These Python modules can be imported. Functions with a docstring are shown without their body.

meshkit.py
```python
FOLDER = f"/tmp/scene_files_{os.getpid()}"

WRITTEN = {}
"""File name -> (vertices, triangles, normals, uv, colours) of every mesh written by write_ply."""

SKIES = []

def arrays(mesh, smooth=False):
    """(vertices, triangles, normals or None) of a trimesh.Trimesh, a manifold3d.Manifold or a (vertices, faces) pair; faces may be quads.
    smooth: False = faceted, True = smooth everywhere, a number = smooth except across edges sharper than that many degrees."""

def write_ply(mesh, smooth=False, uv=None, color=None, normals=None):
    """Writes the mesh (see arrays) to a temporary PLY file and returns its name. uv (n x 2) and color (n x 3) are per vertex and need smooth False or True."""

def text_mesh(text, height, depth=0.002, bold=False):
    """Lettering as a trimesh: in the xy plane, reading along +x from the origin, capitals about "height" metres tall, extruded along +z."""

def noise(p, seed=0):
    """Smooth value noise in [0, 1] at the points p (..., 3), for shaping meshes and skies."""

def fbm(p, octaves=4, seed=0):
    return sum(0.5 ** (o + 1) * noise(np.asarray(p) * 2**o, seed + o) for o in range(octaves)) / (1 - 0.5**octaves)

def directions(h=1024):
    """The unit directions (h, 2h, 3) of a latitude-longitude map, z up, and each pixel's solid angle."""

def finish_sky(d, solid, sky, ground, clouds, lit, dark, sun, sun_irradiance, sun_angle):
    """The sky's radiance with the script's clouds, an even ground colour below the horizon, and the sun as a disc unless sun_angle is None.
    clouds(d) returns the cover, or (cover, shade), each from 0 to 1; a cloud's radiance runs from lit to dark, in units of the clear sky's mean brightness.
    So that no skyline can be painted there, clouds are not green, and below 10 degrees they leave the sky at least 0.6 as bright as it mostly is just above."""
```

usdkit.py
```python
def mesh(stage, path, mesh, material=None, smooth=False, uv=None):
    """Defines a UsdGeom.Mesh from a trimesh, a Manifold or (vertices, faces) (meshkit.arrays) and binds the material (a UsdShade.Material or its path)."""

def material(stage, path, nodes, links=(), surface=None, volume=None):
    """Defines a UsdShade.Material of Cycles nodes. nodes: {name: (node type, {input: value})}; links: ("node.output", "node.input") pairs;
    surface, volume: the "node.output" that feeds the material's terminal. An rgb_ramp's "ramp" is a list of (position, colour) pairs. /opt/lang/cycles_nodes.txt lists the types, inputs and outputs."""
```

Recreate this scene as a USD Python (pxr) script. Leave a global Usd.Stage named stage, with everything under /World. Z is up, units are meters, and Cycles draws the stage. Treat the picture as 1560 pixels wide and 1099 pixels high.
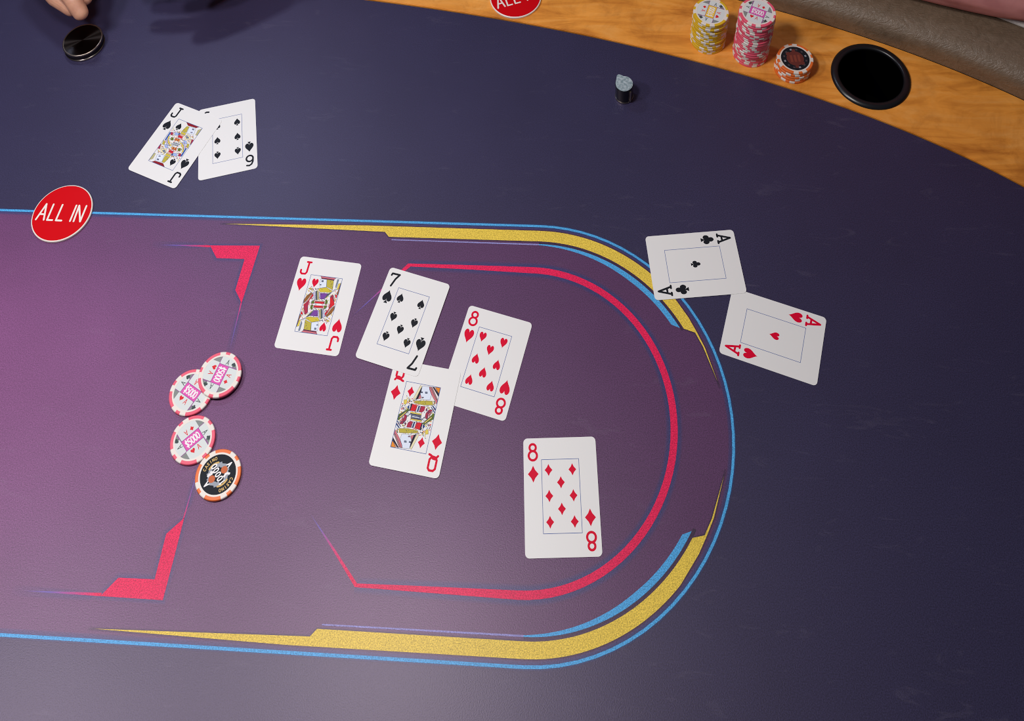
import math, random, numpy as np, trimesh, manifold3d as m3, usdkit, meshkit
from shapely.geometry import Polygon, LineString, Point, box as sbox, MultiPolygon
from shapely.ops import unary_union
from shapely import affinity
from pxr import Usd, UsdGeom, UsdLux, Gf, Sdf, UsdShade, Vt

stage = Usd.Stage.CreateInMemory()
UsdGeom.SetStageUpAxis(stage, UsdGeom.Tokens.z)
UsdGeom.SetStageMetersPerUnit(stage, 1.0)
UsdGeom.Xform.Define(stage, '/World')
UsdGeom.Scope.Define(stage, '/World/Looks')
MM = 0.001
TZ = 0.76                                   # height of the playing surface above the floor

# ------------------------------------------------------------------ camera
# a phone held above the rail and tilted down; the picture is the lower part of a taller frame, hence the lens shift
FPX, PPX, PPY = 1724.67, 772.0, -414.12
cam = UsdGeom.Camera.Define(stage, '/World/camera')
AP = 36.0
cam.CreateHorizontalApertureAttr(AP)
cam.CreateVerticalApertureAttr(AP * 1099 / 1560)
cam.CreateFocalLengthAttr(AP * FPX / 1560)
cam.CreateHorizontalApertureOffsetAttr(AP * (780.0 - PPX) / 1560)
cam.CreateVerticalApertureOffsetAttr(-AP * (549.5 - PPY) / 1560)
cam.CreateClippingRangeAttr(Gf.Vec2f(0.05, 50))
_r = np.array([[0.99663678, 0.06071388, -0.05503596], [-0.00609416, -0.61483932, -0.78862886], [-0.08171899, 0.78631192, -0.61240147]])
CAM = (0.06391633, -0.41956438, 1.10851369 + TZ)
_m = np.eye(4)
_m[0, :3], _m[1, :3], _m[2, :3], _m[3, :3] = _r[0], -_r[1], -_r[2], CAM
cam.AddTransformOp().Set(Gf.Matrix4d(_m.tolist()))
cam.CreateExposureAttr(0.0)

# ------------------------------------------------------------------ lamps (hung over the table) and room light
def disk(name, loc, radius, nits, color, aim=(0, 0, -1)):
    l = UsdLux.DiskLight.Define(stage, '/World/' + name)
    l.CreateRadiusAttr(radius); l.CreateIntensityAttr(nits); l.CreateColorAttr(Gf.Vec3f(*color))
    l.AddTranslateOp().Set(Gf.Vec3d(*loc))
    return l
disk('lamp_over_table', (-0.25, 0.03, TZ + 1.05), 0.085, 88.0, (1.0, 0.965, 0.935))
disk('lamp_over_table_001', (-0.70, 0.88, TZ + 1.20), 0.085, 40.0, (0.76, 0.90, 1.2))
disk('lamp_over_table_002', (-0.80, -0.06, TZ + 1.10), 0.085, 100.0, (1.0, 0.95, 0.96))
dome = UsdLux.DomeLight.Define(stage, '/World/room_light')
dome.CreateIntensityAttr(0.03); dome.CreateColorAttr(Gf.Vec3f(0.85, 0.9, 1.0))
# ------------------------------------------------------------------ helpers
_used = {}
def numbered(path):
    n = _used.get(path, -1) + 1
    _used[path] = n
    return path if n == 0 else f'{path}_{n:03d}'
def path_of(p): return str(p.GetPath()) if hasattr(p, 'GetPath') else '/World'
def tag(prim, label=None, cat=None, group=None, kind=None):
    for k, v in (('label', label), ('category', cat), ('group', group), ('kind', kind)):
        if v: prim.SetCustomDataByKey(k, v)
    return prim
def thing(name, label, cat, loc=(0, 0, 0), rot=0.0, group=None, tilt=None):
    x = UsdGeom.Xform.Define(stage, numbered('/World/' + name))
    x.AddTranslateOp().Set(Gf.Vec3d(*map(float, loc)))
    x.AddRotateZOp().Set(float(rot))
    if tilt: x.AddRotateXYZOp().Set(Gf.Vec3f(*tilt))
    return tag(x.GetPrim(), label, cat, group)
def obj(name, mesh, mat, parent=None, smooth=False, scale=MM, fade=None, move=(0, 0, 0)):
    v, f, n = meshkit.arrays(mesh, False)
    v = np.asarray(v, float) * scale + np.asarray(move, float)
    o = usdkit.mesh(stage, numbered(path_of(parent) + '/' + name), (v, f), M[mat], smooth=smooth if fade is None else False)
    if fade is not None:
        UsdGeom.PrimvarsAPI(o).CreatePrimvar('fade', Sdf.ValueTypeNames.FloatArray, 'vertex').Set(Vt.FloatArray.FromNumpy(np.asarray(fade, np.float32)))
    return o.GetPrim()
def dup(proto, name, label, cat, loc, rot, group=None, tilt=None):
    x = UsdGeom.Xform.Define(stage, numbered('/World/' + name))
    p = x.GetPrim()
    p.GetReferences().AddInternalReference(proto.GetPath())
    p.SetInstanceable(True)
    UsdGeom.Xformable(p).ClearXformOpOrder()
    p.GetAttribute('xformOp:translate').Set(Gf.Vec3d(*map(float, loc)))
    p.GetAttribute('xformOp:rotateZ').Set(float(rot))
    ops = [UsdGeom.XformOp(p.GetAttribute('xformOp:translate')), UsdGeom.XformOp(p.GetAttribute('xformOp:rotateZ'))]
    UsdGeom.Xformable(p).SetXformOpOrder(ops)
    return tag(p, label, cat, group)
def geoms(s):
    return [g for g in getattr(s, 'geoms', [s]) if g.geom_type == 'Polygon' and g.area > 1e-4]
def extrude(shape, z0, h):
    ms = []
    for g in geoms(shape):
        m = trimesh.creation.extrude_polygon(g, h, engine='earcut')
        m.apply_translation((0, 0, z0)); ms.append(m)
    return trimesh.util.concatenate(ms)
def strokes(lines, w, cap='round'):
    return unary_union([LineString(l).buffer(w / 2, cap_style=cap, join_style='round', quad_segs=4) for l in lines])
def arc(cx, cy, r, a0, a1, n=16, ry=None):
    a = np.radians(np.linspace(a0, a1, n)); return list(zip(cx + r * np.cos(a), cy + (ry or r) * np.sin(a)))
def lathe(profile, n=48, a0=0.0, a1=360.0):
    """profile [(r, z)...] turned about z; a full turn unless a1-a0 < 360 (then the ends are left open)."""
    full = abs(a1 - a0) >= 359.9
    a = np.radians(np.linspace(a0, a1, n + 1))[: n if full else n + 1]
    p = np.array(profile, float); k = len(p)
    v = np.array([[r * math.cos(t), r * math.sin(t), z] for t in a for r, z in p])
    f, m = [], len(a)
    for i in range(m if full else m - 1):
        j = (i + 1) % m
        for q in range(k - 1):
            A, B, C, D = i * k + q, j * k + q, j * k + q + 1, i * k + q + 1
            if p[q, 0] > 1e-9: f.append([A, B, C])
            if p[q + 1, 0] > 1e-9: f.append([A, C, D])
    return trimesh.Trimesh(v, np.array(f)[:, ::-1] if False else f, process=False)
def boxm(x0, x1, y0, y1, z0, z1):
    return trimesh.creation.box(bounds=[(x0, y0, z0), (x1, y1, z1)])
def blob(bones, length, it=8, cut=None):
    """One continuous body: the union of hulls of the spheres at each bone's ends, smoothed. bones: ((p, r), (p, r), ...)"""
    parts = []
    for b in bones:
        parts.append(m3.Manifold.batch_hull([m3.Manifold.sphere(r, 18).translate([float(c) for c in p]) for p, r in b]))
    m = m3.Manifold.batch_boolean(parts, m3.OpType.Add)
    if cut is not None: m = m - cut
    me = m.refine_to_length(length).to_mesh()
    t = trimesh.Trimesh(me.vert_properties[:, :3], me.tri_verts, process=True)
    if it: trimesh.smoothing.filter_taubin(t, iterations=it)
    return t

# ------------------------------------------------------------------ materials
M = {}
def mat(name, color, rough=0.5, metal=0.0, **kw):
    d = {'base_color': color, 'roughness': rough, 'metallic': metal}; d.update(kw)
    if name.startswith(('ink_', 'court_', 'frame_')): d['specular_ior_level'] = 0.12
    if name in ('inlay_black', 'button_red'): d['specular_ior_level'] = 0.15
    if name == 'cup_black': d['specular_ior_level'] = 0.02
    M[name] = usdkit.material(stage, '/World/Looks/' + name, {'p': ('principled_bsdf', d)}, [], surface='p.BSDF')
for n, c, r in [('ink_red', (0.68, 0.001, 0.03), .45), ('ink_black', (0.012, 0.013, 0.018), .45), ('frame_blue', (0.10, 0.15, 0.36), .5),
                ('court_pink', (0.62, 0.17, 0.2), .5), ('court_maroon', (0.27, 0.012, 0.02), .5), ('court_face', (0.72, 0.78, 0.9), .5),
                ('court_slate', (0.2, 0.25, 0.34), .5), ('court_olive', (0.5, 0.42, 0.06), .5), ('court_olive2', (0.5, 0.46, 0.22), .5), ('court_ochre', (0.62, 0.5, 0.05), .5),
                ('court_gold', (0.75, 0.6, 0.1), .5), ('court_brown', (0.3, 0.12, 0.03), .5), ('court_red', (0.66, 0.02, 0.03), .5),
                ('court_crimson', (0.42, 0.03, 0.07), .5), ('court_peach', (0.78, 0.45, 0.3), .5), ('court_lilac', (0.5, 0.48, 0.68), .5),
                ('court_teal', (0.09, 0.12, 0.12), .5), ('court_purple', (0.19, 0.06, 0.33), .5), ('court_green', (0.13, 0.19, 0.02), .5),
                ('court_cream', (0.8, 0.72, 0.45), .5), ('court_dark', (0.02, 0.014, 0.014), .5), ('court_orange', (0.8, 0.27, 0.03), .5),
                ('court_navy', (0.03, 0.08, 0.25), .5), ('court_blue', (0.03, 0.1, 0.45), .5), ('court_lblue', (0.35, 0.45, 0.78), .5), ('court_white', (0.8, 0.8, 0.8), .5), ('court_line', (0.05, 0.05, 0.1), .5),
                ('chip_pink', (0.80, 0.10, 0.17), .38), ('chip_white', (0.78, 0.72, 0.66), .38), ('chip_yellow', (0.72, 0.45, 0.015), .38), ('chip_orange', (0.80, 0.16, 0.025), .38),
                ('inlay_grey', (0.24, 0.26, 0.25), .25), ('inlay_card', (0.68, 0.72, 0.71), .25), ('inlay_magenta', (0.72, 0.1, 0.43), .25), ('inlay_violet', (0.3, 0.1, 0.3), .25), ('inlay_yellow', (0.85, 0.55, 0.03), .25),
                ('inlay_red', (0.7, 0.02, 0.03), .25), ('inlay_ink', (0.05, 0.07, 0.07), .25), ('inlay_black', (0.012, 0.016, 0.022), .3), ('inlay_white', (0.85, 0.83, 0.83), .25), ('inlay_gold', (0.62, 0.4, 0.12), .3), ('inlay_orange', (0.55, 0.11, 0.02), .3), ('inlay_silver', (0.3, 0.33, 0.38), .3), ('inlay_brown', (0.13, 0.028, 0.022), .35), ('inlay_rust', (0.22, 0.05, 0.03), .35), ('inlay_dusk', (0.06, 0.05, 0.06), .35),
                ('button_red', (0.60, 0.002, 0.006), .3), ('button_white', (0.82, 0.74, 0.68), .35),
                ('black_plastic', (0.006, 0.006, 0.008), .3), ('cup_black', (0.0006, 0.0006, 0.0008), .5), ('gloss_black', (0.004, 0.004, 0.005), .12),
                ('table_underside', (0.02, 0.015, 0.012), .6), ('trousers_dark', (0.02, 0.022, 0.03), .9), ('eye_white', (0.7, 0.68, 0.66), .3), ('lip', (0.34, 0.1, 0.08), .45), ('hair_dark', (0.02, 0.012, 0.008), .6), ('shirt_navy', (0.02, 0.025, 0.05), .9)]:
    mat(n, c, r)

# playing cards: plasticised white board with a faint linen roughness
M['card_white'] = usdkit.material(stage, '/World/Looks/card_white', {
    'g': ('geometry', {}), 'n': ('noise_texture', {'scale': 1400.0, 'detail': 1.0}), 'b': ('bump', {'strength': 0.06, 'distance': 0.0004}),
    'p': ('principled_bsdf', {'base_color': (0.78, 0.765, 0.755), 'roughness': 0.42, 'specular_ior_level': 0.48})},
    [('g.position', 'n.vector'), ('n.fac', 'b.height'), ('b.normal', 'p.normal')], surface='p.BSDF')

# printed speed cloth: the plum glow inside the betting line and the navy ground outside it are printed on the cloth
FELT_IN_FAR, FELT_IN_NEAR, FELT_OUT = (0.086, 0.033, 0.095), (0.20, 0.066, 0.185), (0.0285, 0.0255, 0.066)
def felt_nodes():
    """nodes and links that give the cloth's printed ground colour at a point ('ground.color') and its weave"""
    n = {'g': ('geometry', {}), 's': ('separate_xyz', {}),
         'xs': ('math', {'math_type': 'add', 'value2': 0.68}), 'xa': ('math', {'math_type': 'absolute'}), 'xm': ('math', {'math_type': 'subtract', 'value2': 0.68}), 'xc': ('math', {'math_type': 'maximum', 'value2': 0.0}),
         'c': ('combine_xyz', {'z': 0.0}), 'd': ('vector_math', {'math_type': 'length'}), 'inside': ('math', {'math_type': 'less_than', 'value2': 0.1765}),
         'c2': ('combine_xyz', {'z': 0.0}), 'd2': ('vector_math', {'math_type': 'length'}), 'y2': ('math', {'math_type': 'multiply', 'value2': 2.2}),
         'glow': ('map_range', {'range_type': 'smoothstep', 'from_min': 0.12, 'from_max': 0.62, 'to_min': 1.0, 'to_max': 0.0, 'clamp': True}),
         'plum': ('mix_color', {'a': FELT_IN_FAR, 'b': FELT_IN_NEAR}), 'ground0': ('mix_color', {'a': FELT_OUT}),
         'w': ('noise_texture', {'scale': 1050.0, 'detail': 1.0, 'roughness': 0.6}), 'wr': ('map_range', {'from_min': 0.25, 'from_max': 0.75, 'to_min': 0.6, 'to_max': 1.4}),
         'l': ('noise_texture', {'scale': 9.0, 'detail': 4.0, 'roughness': 0.6}), 'lr': ('map_range', {'from_min': 0.3, 'from_max': 0.7, 'to_min': 0.93, 'to_max': 1.07}),
         'sm': ('mapping', {'scale': (1.0, 4.0, 1.0), 'rotation': (0, 0, 0.7)}), 'sn': ('noise_texture', {'scale': 17.0, 'detail': 4.0, 'roughness': 0.7, 'distortion': 1.6}), 'sr': ('map_range', {'from_min': 0.6, 'from_max': 0.76, 'to_min': 0.0, 'to_max': 0.07, 'clamp': True}),
         'm1': ('math', {'math_type': 'multiply'}), 'ground1': ('vector_math', {'math_type': 'scale'}), 'ground': ('mix_color', {'b': (0.32, 0.28, 0.36)}),
         'bump': ('bump', {'strength': 0.12, 'distance': 0.0006})}
    l = [('g.position', 's.vector'), ('s.x', 'xs.value1'), ('xs.value', 'xa.value1'), ('xa.value', 'xm.value1'), ('xm.value', 'xc.value1'),
         ('xc.value', 'c.x'), ('s.y', 'c.y'), ('c.vector', 'd.vector1'), ('d.value', 'inside.value1'),
         ('xs.value', 'c2.x'), ('s.y', 'y2.value1'), ('y2.value', 'c2.y'), ('c2.vector', 'd2.vector1'), ('d2.value', 'glow.value'),
         ('glow.result', 'plum.fac'), ('inside.value', 'ground0.fac'), ('plum.result', 'ground0.b'),
         ('g.position', 'w.vector'), ('w.fac', 'wr.value'), ('g.position', 'l.vector'), ('l.fac', 'lr.value'), ('wr.result', 'm1.value1'), ('lr.result', 'm1.value2'),
         ('g.position', 'sm.vector'), ('sm.vector', 'sn.vector'), ('sn.fac', 'sr.value'),
         ('ground0.result', 'ground1.vector1'), ('m1.value', 'ground1.scale'), ('ground1.vector', 'ground.a'), ('sr.result', 'ground.fac'),
         ('w.fac', 'bump.height')]
    return n, l
def felt_mat(name, ink=None, tail=None, halo=False):
    n, l = felt_nodes()
    n['p'] = ('principled_bsdf', {'roughness': 0.40, 'specular_ior_level': 0.5, 'specular_tint': (1.0, 0.84, 1.0)})
    l = l + [('bump.normal', 'p.normal')]
    if ink is None:
        l.append(('ground.result', 'p.base_color'))
    else:
        n['f'] = ('attribute', {'attribute': 'fade'})
        n['gl'] = ('map_range', {'from_min': 0.0, 'from_max': 1.0, 'to_min': 0.5, 'to_max': 0.25 if halo is False else 0.48, 'clamp': True})
        l += [('f.fac', 'gl.value'), ('gl.result', 'p.specular_ior_level')]
        n['ink'] = ('vector_math', {'math_type': 'scale', 'vector1': ink})
        n['blend'] = ('mix_color', {})
        l += [('m1.value', 'ink.scale'), ('ground.result', 'blend.a'), ('blend.result', 'p.base_color')]
        if tail is None:
            l += [('ink.vector', 'blend.b'), ('f.fac', 'blend.fac')]
        else:
            n['tl'] = ('mix_color', {'a': tail}); n['k'] = ('map_range', {'from_min': 0.35, 'from_max': 0.95, 'clamp': True}); n['k2'] = ('map_range', {'from_min': 0.0, 'from_max': 0.28, 'clamp': True})
            l += [('f.fac', 'k.value'), ('f.fac', 'k2.value'), ('k.result', 'tl.fac'), ('ink.vector', 'tl.b'), ('tl.result', 'blend.b'), ('k2.result', 'blend.fac')]
    M[name] = usdkit.material(stage, '/World/Looks/' + name, n, l, surface='p.BSDF')
felt_mat('felt')
felt_mat('felt_yellow', (0.74, 0.53, 0.07)); felt_mat('felt_cyan', (0.075, 0.36, 0.70)); felt_mat('felt_lilac', (0.27, 0.26, 0.55))
felt_mat('felt_pink', (0.72, 0.016, 0.085), (0.13, 0.085, 0.36)); felt_mat('felt_halo', (0.032, 0.040, 0.135), halo=True); felt_mat('felt_dark', (0.018, 0.014, 0.03), halo=True); felt_mat('felt_deep', (0.008, 0.045, 0.15), halo=True)

# varnished orange-brown maple
M['wood'] = usdkit.material(stage, '/World/Looks/wood', {
    'g': ('geometry', {}), 'mp': ('mapping', {'scale': (4.0, 22.0, 4.0), 'rotation': (0, 0, 0.45)}),
    'n': ('noise_texture', {'scale': 2.2, 'detail': 6.0, 'roughness': 0.62, 'distortion': 1.2}),
    'k': ('noise_texture', {'scale': 26.0, 'detail': 5.0, 'roughness': 0.65, 'distortion': 0.6}),
    'kn': ('noise_texture', {'scale': 9.0, 'detail': 2.0}), 'kr': ('map_range', {'from_min': 0.62, 'from_max': 0.80, 'to_min': 0.0, 'to_max': 0.4, 'clamp': True}),
    'r': ('rgb_ramp', {'ramp': [(0.25, (0.52, 0.165, 0.014)), (0.5, (0.82, 0.315, 0.04)), (0.75, (0.90, 0.42, 0.10))]}),
    'r2': ('rgb_ramp', {'ramp': [(0.3, (0.74, 0.68, 0.6)), (0.5, (0.97, 0.96, 0.95)), (0.7, (1.1, 1.1, 1.1))]}),
    'm': ('mix_color', {'blend_type': 'multiply', 'fac': 1.0}), 'm2': ('mix_color', {'b': (0.16, 0.05, 0.008)}), 'b': ('bump', {'strength': 0.08, 'distance': 0.001}),
    'p': ('principled_bsdf', {'roughness': 0.5, 'coat_weight': 0.1, 'coat_roughness': 0.3})},
    [('g.position', 'mp.vector'), ('mp.vector', 'n.vector'), ('g.position', 'k.vector'), ('g.position', 'kn.vector'), ('n.fac', 'r.fac'), ('k.fac', 'r2.fac'), ('r.color', 'm.a'), ('r2.color', 'm.b'),
     ('kn.fac', 'kr.value'), ('m.result', 'm2.a'), ('kr.result', 'm2.fac'), ('m2.result', 'p.base_color'), ('k.fac', 'b.height'), ('b.normal', 'p.normal')], surface='p.BSDF')

# taupe vinyl of the padded rail, finely creased
M['leather'] = usdkit.material(stage, '/World/Looks/leather', {
    'g': ('geometry', {}), 'v': ('voronoi_texture', {'scale': 420.0, 'feature': 'distance_to_edge'}), 'n': ('noise_texture', {'scale': 60.0, 'detail': 5.0, 'roughness': 0.6, 'distortion': 2.0}),
    'mp': ('mapping', {'scale': (1.0, 3.0, 1.0), 'rotation': (0, 0, 0.5)}), 'c': ('noise_texture', {'scale': 75.0, 'detail': 3.0, 'distortion': 3.0}),
    'a': ('math', {'math_type': 'multiply_add', 'value2': 0.25}), 'a2': ('math', {'math_type': 'add'}), 'b': ('bump', {'strength': 0.55, 'distance': 0.0013}),
    'r': ('rgb_ramp', {'ramp': [(0.3, (0.150, 0.102, 0.066)), (0.7, (0.215, 0.150, 0.102))]}),
    'p': ('principled_bsdf', {'roughness': 0.43})},
    [('g.position', 'v.vector'), ('g.position', 'n.vector'), ('g.position', 'mp.vector'), ('mp.vector', 'c.vector'), ('v.distance', 'a.value1'), ('n.fac', 'a.value3'), ('a.value', 'a2.value1'), ('c.fac', 'a2.value2'),
     ('a2.value', 'b.height'), ('b.normal', 'p.normal'), ('n.fac', 'r.fac'), ('r.color', 'p.base_color')], surface='p.BSDF')

# radially brushed dark metal of the round card weight
M['spun_metal'] = usdkit.material(stage, '/World/Looks/spun_metal', {
    'g': ('geometry', {}), 'o': ('vector_math', {'math_type': 'subtract', 'vector2': (-.5560, .3868, TZ)}), 't': ('vector_math', {'math_type': 'cross_product', 'vector2': (0, 0, 1)}), 'tn': ('vector_math', {'math_type': 'normalize'}),
    'p': ('principled_bsdf', {'base_color': (0.035, 0.03, 0.03), 'metallic': 1.0, 'roughness': 0.30, 'anisotropic': 0.95})},
    [('g.position', 'o.vector1'), ('o.vector', 't.vector1'), ('t.vector', 'tn.vector1'), ('tn.vector', 'p.tangent')], surface='p.BSDF')
mat('dark_steel', (0.05, 0.045, 0.043), 0.22, 1.0); mat('bright_steel', (0.42, 0.36, 0.30), 0.3, 1.0)
M['frosted_silver'] = usdkit.material(stage, '/World/Looks/frosted_silver', {
    'g': ('geometry', {}), 'n': ('noise_texture', {'scale': 330.0, 'detail': 3.0}), 'r': ('rgb_ramp', {'ramp': [(0.35, (0.22, 0.30, 0.33)), (0.65, (0.48, 0.56, 0.6))]}), 'b': ('bump', {'strength': 0.5, 'distance': 0.001}),
    'p': ('principled_bsdf', {'roughness': 0.4, 'metallic': 0.2})}, [('g.position', 'n.vector'), ('n.fac', 'r.fac'), ('r.color', 'p.base_color'), ('n.fac', 'b.height'), ('b.normal', 'p.normal')], surface='p.BSDF')
def noisy(name, c0, c1, scale, rough, bump=0.3, dist=0.001, **kw):
    d = {'roughness': rough}; d.update(kw)
    M[name] = usdkit.material(stage, '/World/Looks/' + name, {'g': ('geometry', {}), 'n': ('noise_texture', {'scale': scale, 'detail': 4.0}), 'r': ('rgb_ramp', {'ramp': [(0.3, c0), (0.7, c1)]}), 'b': ('bump', {'strength': bump, 'distance': dist}), 'p': ('principled_bsdf', d)},
        [('g.position', 'n.vector'), ('n.fac', 'r.fac'), ('r.color', 'p.base_color'), ('n.fac', 'b.height'), ('b.normal', 'p.normal')], surface='p.BSDF')
noisy('skin', (0.50, 0.23, 0.15), (0.62, 0.32, 0.21), 70.0, 0.5, 0.15, subsurface_weight=0.1)
noisy('pink_cloth', (0.50, 0.19, 0.19), (0.64, 0.27, 0.26), 40.0, 0.85)
noisy('white_cloth', (0.55, 0.50, 0.47), (0.65, 0.6, 0.57), 500.0, 0.85)
noisy('carpet', (0.02, 0.014, 0.013), (0.05, 0.035, 0.03), 300.0, 0.95)
noisy('wall_paint', (0.32, 0.29, 0.26), (0.35, 0.32, 0.29), 40.0, 0.8, 0.05)

# ------------------------------------------------------------------ room
def struct(name, mesh, m, kind='structure'):
    return tag(obj(name, mesh, m, None, scale=1.0), kind=kind)
struct('floor', boxm(-4.2, 3.2, -3.4, 3.6, -0.05, 0.0), 'carpet')
struct('wall_back', boxm(-4.2, 3.2, 3.5, 3.6, 0.0, 2.8), 'wall_paint')
struct('wall_right', boxm(3.1, 3.2, -3.4, 3.5, 0.0, 2.8), 'wall_paint')
struct('wall_left', boxm(-4.2, -4.1, -3.4, 3.5, 0.0, 2.8), 'wall_paint')

# ------------------------------------------------------------------ the table
XC, SA, SB, SN = -680.0, 1328.0, 488.4, 2.046       # the playing surface: a superellipse about the table's centre
def oval(off, n=400):
    t = np.linspace(0, 2 * np.pi, n, endpoint=False)
    x = np.sign(np.cos(t)) * np.abs(np.cos(t)) ** (2 / SN) * SA; y = np.sign(np.sin(t)) * np.abs(np.sin(t)) ** (2 / SN) * SB
    return Polygon(np.c_[x + XC, y]).buffer(off, quad_segs=32) if off else Polygon(np.c_[x + XC, y])
WOOD = 100.6
table = thing('poker_table', 'large oval poker table with navy printed cloth, stained wood racetrack and padded taupe rail', 'table', (0, 0, 0))
felt_edge, wood_out = oval(0), oval(WOOD)
felt = obj('playing_surface', extrude(felt_edge.buffer(-0.8), TZ * 1000 - 12, 12), 'felt', table)
CUP = (364.3, 363.2)
ring = wood_out.difference(felt_edge.buffer(0.5)).difference(Point(CUP).buffer(38.5, quad_segs=24))
def ring_mesh(shape, z0, z1, ch):
    body = extrude(shape, z0, z1 - ch - z0)
    top = extrude(shape.buffer(-ch), z1 - ch - 0.01, ch + 0.01)
    return trimesh.util.concatenate([body, top])
obj('wood_racetrack', ring_mesh(ring, TZ * 1000 - 26, TZ * 1000 + 1.2, 0.7), 'wood', table)
# padded rail: a rounded profile swept round the oval
def sweep_rail(inner, width, z0, zt):
    line = np.array(inner.exterior.coords)[:-1]
    step = LineString(inner.exterior.coords); L = step.length
    pts = np.array([step.interpolate(s).coords[0] for s in np.linspace(0, L, 480, endpoint=False)])
    tan = np.roll(pts, -1, 0) - np.roll(pts, 1, 0); tan /= np.linalg.norm(tan, axis=1)[:, None]
    nor = np.c_[tan[:, 1], -tan[:, 0]]
    if Polygon(pts).exterior.is_ccw is False: nor = -nor
    a = np.linspace(0, np.pi, 19)
    prof = [(0.3, z0)] + [(width / 2 - width / 2 * np.cos(t) * (abs(np.cos(t)) ** -0.25 if abs(np.cos(t)) > 1e-6 else 0), z0 + 14 + (zt - z0 - 14) * np.sin(t) ** 0.8) for t in a] + [(width, z0 - 60), (width - 25, z0 - 70)]
    v = np.array([[p[0] + n[0] * o, p[1] + n[1] * o, z] for p, n in zip(pts, nor) for o, z in prof])
    k, m = len(prof), len(pts); f = []
    for i in range(m):
        for q in range(k - 1):
            A, B = i * k + q, ((i + 1) % m) * k + q
            f += [[A, B, B + 1], [A, B + 1, A + 1]]
    t = trimesh.Trimesh(v, np.array(f)[:, ::-1], process=False)
    return t
RAIL_W, RAIL_H = 118.0, 40.0
obj('padded_rail', sweep_rail(wood_out, RAIL_W, TZ * 1000 + 1, TZ * 1000 + RAIL_H), 'leather', table, smooth=40)
obj('underframe', extrude(oval(WOOD + 40).difference(Point(CUP).buffer(39.5)), TZ * 1000 - 85, 58), 'table_underside', table)
for lx in (-1350, 0):
    obj('leg', trimesh.util.concatenate([boxm(lx - 60, lx + 60, -60, 60, 40, TZ * 1000 - 85), boxm(lx - 60, lx + 60, -300, 300, 0, 40)]), 'table_underside', table)

# ---- print on the cloth: each figure is a film of ink on the surface (x, y in millimetres about the end circle's centre)
PZ = TZ * 1000
def strip(a, b, fa, fb, z):
    """quads between two polylines of equal length with a fade value along each"""
    a, b = np.asarray(a, float), np.asarray(b, float); n = len(a)
    v = np.r_[np.c_[a, np.full(n, z)], np.c_[b, np.full(n, z)]]
    f = []
    for i in range(n - 1):
        q = [[i, i + 1, n + i + 1], [i, n + i + 1, n + i]]
        for t in q:
            A, B, C = v[t]
            if np.cross(B - A, C - A)[2] < 0: t = t[::-1]
            f.append(t)
    fa, fb = np.broadcast_to(fa, n), np.broadcast_to(fb, n)
    return v, np.array(f), np.r_[fa, fb]
def join(parts):
    vs, fs, fd, k = [], [], [], 0
    for v, f, d in parts: vs.append(v); fs.append(f + k); fd.append(d); k += len(v)
    return (np.vstack(vs), np.vstack(fs)), np.concatenate(fd)
def ink(name, m, parts, label=None):
    mesh, fade = join(parts)
    o = obj(name, mesh, m, felt, fade=fade)
    return tag(o, label)
def poly_part(shape, z, fade=1.0):
    out = []
    for g in geoms(shape):
        v, f = trimesh.creation.triangulate_polygon(g, engine='earcut')
        out.append((np.c_[v, np.full(len(v), z)], np.asarray(f), np.full(len(v), fade)))
    return out
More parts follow.
